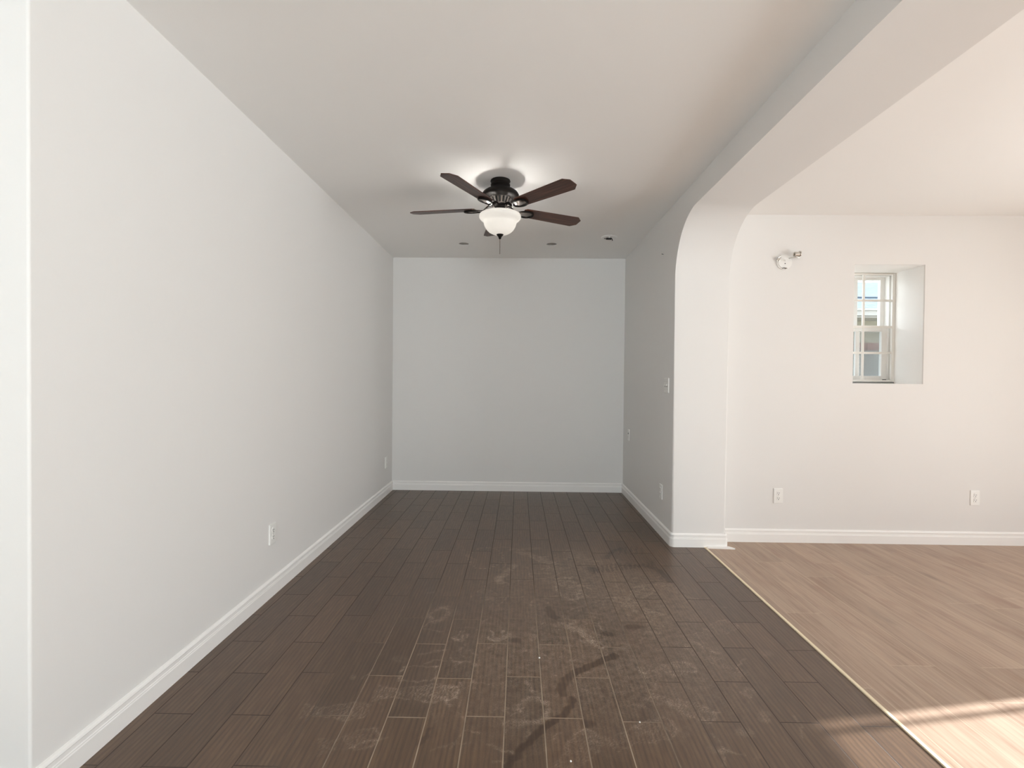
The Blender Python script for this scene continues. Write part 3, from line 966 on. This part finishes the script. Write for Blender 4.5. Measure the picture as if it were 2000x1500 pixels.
prof = [(0.132, 2.372), (0.1385, 2.368), (0.1418, 2.358), (0.1405, 2.348), (0.133, 2.338), (0.1225, 2.330), (0.1145, 2.322), (0.1105, 2.312), (0.1075, 2.299), (0.101, 2.284), (0.091, 2.269), (0.076, 2.255), (0.056, 2.244), (0.032, 2.2375), (0.012, 2.2355)]
outer = [(r, z - H) for r, z in prof]
inner = [(max(r - 0.004, 0.012), z - H + (0.004 if r < 0.1 else 0.001)) for r, z in prof[::-1]]
link('lamp_bowl', lathe(bmesh.new(), outer + inner, 72, closed=True), M_bowl, fan, 60)
bm = lathe(bmesh.new(), [(0, 2.243), (0.020, 2.243), (0.0245, 2.238), (0.021, 2.231), (0.013, 2.223), (0.010, 2.216), (0.007, 2.207), (0, 2.204)], 28, z0=-H)
fi = link('finial', bm, M_bronze, fan, 50)
bm = tube(bmesh.new(), [(0, 0, 2.206 - H), (0, 0, 2.16 - H), (0, 0, 2.105 - H)], 0.0022, 6)
for i in range(16):
    lathe(bm, [(0, 0.0026), (0.0028, 0), (0, -0.0026)], 8, z0=2.200 - H - i * 0.006)
link('pull_chain', bm, M_chain, fan)
link('lamp_rod', lathe(bmesh.new(), [(0, 2.36), (0.006, 2.36), (0.006, 2.24), (0, 2.24)], 12, z0=-H), M_bronze, fan)
for i, a in enumerate((0.35, 0.35 + PI)):
    bm = lathe(bmesh.new(), [(0, 0.020), (0.011, 0.017), (0.016, 0.006), (0.016, -0.006), (0.010, -0.018), (0, -0.021)], 20)
    bu = link('bulb', bm, M_bulb, fan, 60)
    bu.location = (0.062 * math.cos(a), 0.062 * math.sin(a), 2.352 - H)
    l = bpy.data.lights.new('bulb_light', 'POINT')
    l.energy, l.color, l.shadow_soft_size = 9.0, (1.0, 0.96, 0.91), 0.022
    lo = bpy.data.objects.new('bulb_light', l)
    C.objects.link(lo)
    lo.parent = fan
    lo.location = bu.location

# ------------------------------------------------------------------ ceiling fittings
def recessed(label, x, y):
    t = thing('recessed_light', label, 'ceiling light', (x, y, H), 0, 'small recessed ceiling lights')
    link('trim_ring', lathe(bmesh.new(), [(0.050, 0.0), (0.056, 0.0), (0.055, -0.0018), (0.052, -0.002), (0.050, 0.004)], 40, closed=True), M_plate, t, 40)
    link('reflector', lathe(bmesh.new(), [(0.0505, 0.0005), (0.0505, 0.05), (0.0505, 0.105), (0.0, 0.105)], 40), M_recess, t, 50)
    return t
recessed('small round recessed ceiling light by the long wall, below the fan bowl', *HOLES[0][:2])
recessed('small round recessed ceiling light between the fan and the detector base', *HOLES[1][:2])

t = thing('detector_base', 'round white detector mounting base on the ceiling with a black plug hanging out', 'detector base', (0.838, 4.60, H))
link('base_plate', lathe(bmesh.new(), [(0, 0), (0.074, 0), (0.075, -0.002), (0.070, -0.006), (0.062, -0.008), (0.060, -0.006), (0.020, -0.006), (0, -0.006)], 48), M_ceil, t, 35)
bm = bmesh.new()
for i in range(3):
    bm = bmesh.new()
    a = 2 * PI * i / 3 + 0.4
    box(bm, 0.040 * math.cos(a) - 0.008, 0.040 * math.cos(a) + 0.008, 0.04 * math.sin(a) - 0.004, 0.04 * math.sin(a) + 0.004, -0.016, -0.006, 0.001)
    link('mounting_tab', bm, M_plate, t)
bm = bmesh.new()
box(bm, -0.028, 0.022, -0.010, 0.012, -0.022, -0.007, 0.002)
tube(bm, [(0.018, 0, -0.012), (0.028, -0.004, -0.018), (0.030, -0.004, -0.034)], 0.004, 8)
tube(bm, [(-0.024, 0, -0.012), (-0.036, 0.0, -0.015), (-0.046, 0.004, -0.011)], 0.003, 8)
link('plug', bm, M_dark, t)

# ------------------------------------------------------------------ wall plates
def plate_bm(w_, h_, d_=0.007):
    bm = bx(-w_ / 2, w_ / 2, -d_, 0, -h_ / 2, h_ / 2)
    es = [e for e in bm.edges if any(v.co.y < -d_ + 1e-6 for v in e.verts)]
    bmesh.ops.bevel(bm, geom=es, offset=0.003, segments=3, affect='EDGES', profile=0.5)
    return bm
def disc_y(bm, x, z, r, y0, y1, n=20, flat=None):
    a = []
    for yy in (y0, y1):
        ring = []
        for i in range(n):
            t_ = 2 * PI * i / n
            px, pz = r * math.cos(t_), r * math.sin(t_)
            if flat:
                px = max(-flat, min(flat, px))
            ring.append(bm.verts.new((x + px, yy, z + pz)))
        a.append(ring)
    bm.faces.new(a[0][::-1])
    bm.faces.new(a[1])
    for i in range(n):
        j = (i + 1) % n
        bm.faces.new((a[0][i], a[0][j], a[1][j], a[1][i]))
    return bm
OUT0 = None
def outlet(label, loc, rz):
    global OUT0
    if OUT0 is None:
        t = thing('wall_outlet', label, 'outlet', loc, rz, 'white duplex wall outlets')
        link('cover_plate', plate_bm(0.071, 0.117), M_plate, t)
        for zz in (0.0195, -0.0195):
            bm = disc_y(bmesh.new(), 0, zz, 0.0175, -0.0095, -0.005, 28, 0.0150)
            rc = link('receptacle', bm, M_plate, t)
            bm = bmesh.new()
            box(bm, -0.0078, -0.0050, -0.0099, -0.008, zz - 0.001, zz + 0.0078)
            box(bm, 0.0050, 0.0078, -0.0099, -0.008, zz, zz + 0.0072)
            disc_y(bm, 0, zz - 0.0085, 0.0032, -0.0099, -0.008, 12)
            link('slots', bm, M_dark, rc)
        link('screw', disc_y(bmesh.new(), 0, 0, 0.003, -0.0082, -0.006, 12), M_screw, t)
        OUT0 = t
        return t
    t = copy_tree(OUT0)
    t['label'] = label
    t.location = loc
    t.rotation_euler = (0, 0, rz)
    return t
RZ_L, RZ_R = PI / 2, -PI / 2
outlet('white duplex outlet on the long wall, the one nearest the camera', (-A, 2.768, 0.356), RZ_L)
outlet('small white duplex outlet on the long wall beside the corner with the end wall', (-A, 5.165, 0.350), RZ_L)
outlet('white duplex outlet low on the grey side of the arch wall under the switch', (B, 3.963, 0.352), RZ_R)
outlet('white duplex outlet below the sconce remains, next to the arch', (2.038, YF, 0.364), 0)
outlet('white duplex outlet low on the wall below and right of the recessed window', (3.558, YF, 0.367), 0)

t = thing('light_switch', 'white double light switch plate on the arch wall near the jamb', 'light switch', (B, 3.852, 1.218), RZ_R)
link('cover_plate', plate_bm(0.116, 0.117), M_plate, t)
for xx in (-0.023, 0.023):
    link('slot_frame', bx(xx - 0.0055, xx + 0.0055, -0.0075, -0.006, -0.0125, 0.0125), M_dark, t)
    bm = bx(xx - 0.004, xx + 0.004, -0.017, -0.006, -0.002, 0.010, bevel=0.001)
    link('toggle', bm, M_plate, t)
for xx in (-0.023, 0.023):
    for zz in (0.03, -0.03):
        link('screw', disc_y(bmesh.new(), xx, zz, 0.003, -0.0082, -0.006, 12), M_screw, t)

t = thing('cable_plate', 'white cable plate with a black jack on the arch wall near the end wall', 'wall plate', (B, 5.150, 0.675), RZ_R)
link('cover_plate', plate_bm(0.071, 0.117), M_plate, t)
link('jack', disc_y(bmesh.new(), 0.012, 0.017, 0.0085, -0.010, -0.006, 16), M_dark, t)
link('jack', disc_y(bmesh.new(), 0, -0.018, 0.006, -0.0078, -0.006, 16), M_screw, t)

bm = tube(bmesh.new(), [(0, 0.01, 0), (0, -0.012, 0.003)], 0.0022, 8)
disc_y(bm, 0, 0.003, 0.0045, -0.014, -0.012, 12)
o = link('nail', bm, M_dark)
o.location = (B, 3.985, 2.284)
o.rotation_euler = (0, 0, RZ_R)
tag(o, 'tiny dark nail left in the arch wall high up beside the arch curve', 'nail')

# ------------------------------------------------------------------ stripped sconce on the far wall
t = thing('wall_sconce', 'stripped white wall sconce base with bare chrome sockets, above the outlets', 'wall light', (2.055, YF, 2.185))
bm = bmesh.new()
disc_y(bm, 0, 0, 0.058, -0.010, 0.0, 40)
disc_y(bm, 0, 0, 0.050, -0.016, -0.010, 40)
link('back_plate', bm, M_plate, t)
bm = disc_y(bmesh.new(), 0.002, 0.010, 0.007, -0.026, -0.016, 16)
link('mounting_post', bm, M_plate, t)
link('screw_hole', disc_y(bmesh.new(), 0.001, -0.012, 0.0042, -0.0166, -0.010, 12), M_dark, t)
bm = tube(bmesh.new(), [(-0.022, -0.018, -0.050), (-0.010, -0.022, -0.046), (0.002, -0.022, -0.047), (0.014, -0.022, -0.050)], 0.0025, 8)
disc_y(bm, 0.002, -0.050, 0.004, -0.028, -0.016, 10)
link('ground_screw', bm, M_chain, t)
bm = bmesh.new()     # bent clip at the upper edge
tube(bm, [(-0.062, -0.014, 0.008), (-0.058, -0.020, 0.024), (-0.050, -0.022, 0.036), (-0.036, -0.020, 0.046)], 0.0042, 8)
tube(bm, [(-0.048, -0.020, 0.006), (-0.044, -0.026, 0.020), (-0.034, -0.024, 0.032)], 0.003, 8)
box(bm, -0.060, -0.040, -0.022, -0.016, 0.010, 0.034, 0.002)
link('clip', bm, M_chrome, t)
bm = bmesh.new()     # socket cup lying on its side
def ring_x(bm, x0, x1, ro, ri, y, z, n=24):
    vs = []
    for x_, r_ in ((x0, ro), (x1, ro), (x1, ri), (x0, ri)):
        vs.append([bm.verts.new((x_, y + r_ * math.cos(2 * PI * i / n), z + r_ * math.sin(2 * PI * i / n))) for i in range(n)])
    for q in range(4):
        for i in range(n):
            j = (i + 1) % n
            bm.faces.new((vs[q][i], vs[q][j], vs[(q + 1) % 4][j], vs[(q + 1) % 4][i]))
ring_x(bm, 0.056, 0.092, 0.0165, 0.013, -0.050, 0.052)
ring_x(bm, 0.052, 0.058, 0.0195, 0.010, -0.050, 0.050)
ring_x(bm, 0.090, 0.095, 0.0225, 0.014, -0.050, 0.054)
link('socket', bm, M_chrome, t, 40)
bm = tube(bmesh.new(), [(0.030, -0.014, 0.028), (0.042, -0.03, 0.030), (0.056, -0.048, 0.030), (0.074, -0.055, 0.024), (0.088, -0.054, 0.026), (0.094, -0.050, 0.038)], 0.0034, 10)
link('socket_arm', bm, M_chrome, t)

# ------------------------------------------------------------------ crumbs on the tile
def crumb(label, x, y, r):
    bm = bmesh.new()
    bmesh.ops.create_icosphere(bm, subdivisions=2, radius=r)
    for v in bm.verts:
        v.co *= random.uniform(0.75, 1.15)
        v.co.z = max(v.co.z, -r * 0.5) + r * 0.5
    o = link('plaster_crumb', bm, M_plate)
    o.location = (x, y, 0.0005)
    tag(o, label, 'crumb', 'white plaster crumbs on the tile')
crumb('white plaster crumb on a grout line in the middle of the dark tile', 0.105, 2.179, 0.0042)
crumb('tiny white plaster crumb by the end of the dark drag mark', 0.184, 1.59, 0.0032)
crumb('tiny white plaster crumb between the drag mark and the laminate', 0.458, 1.78, 0.003)
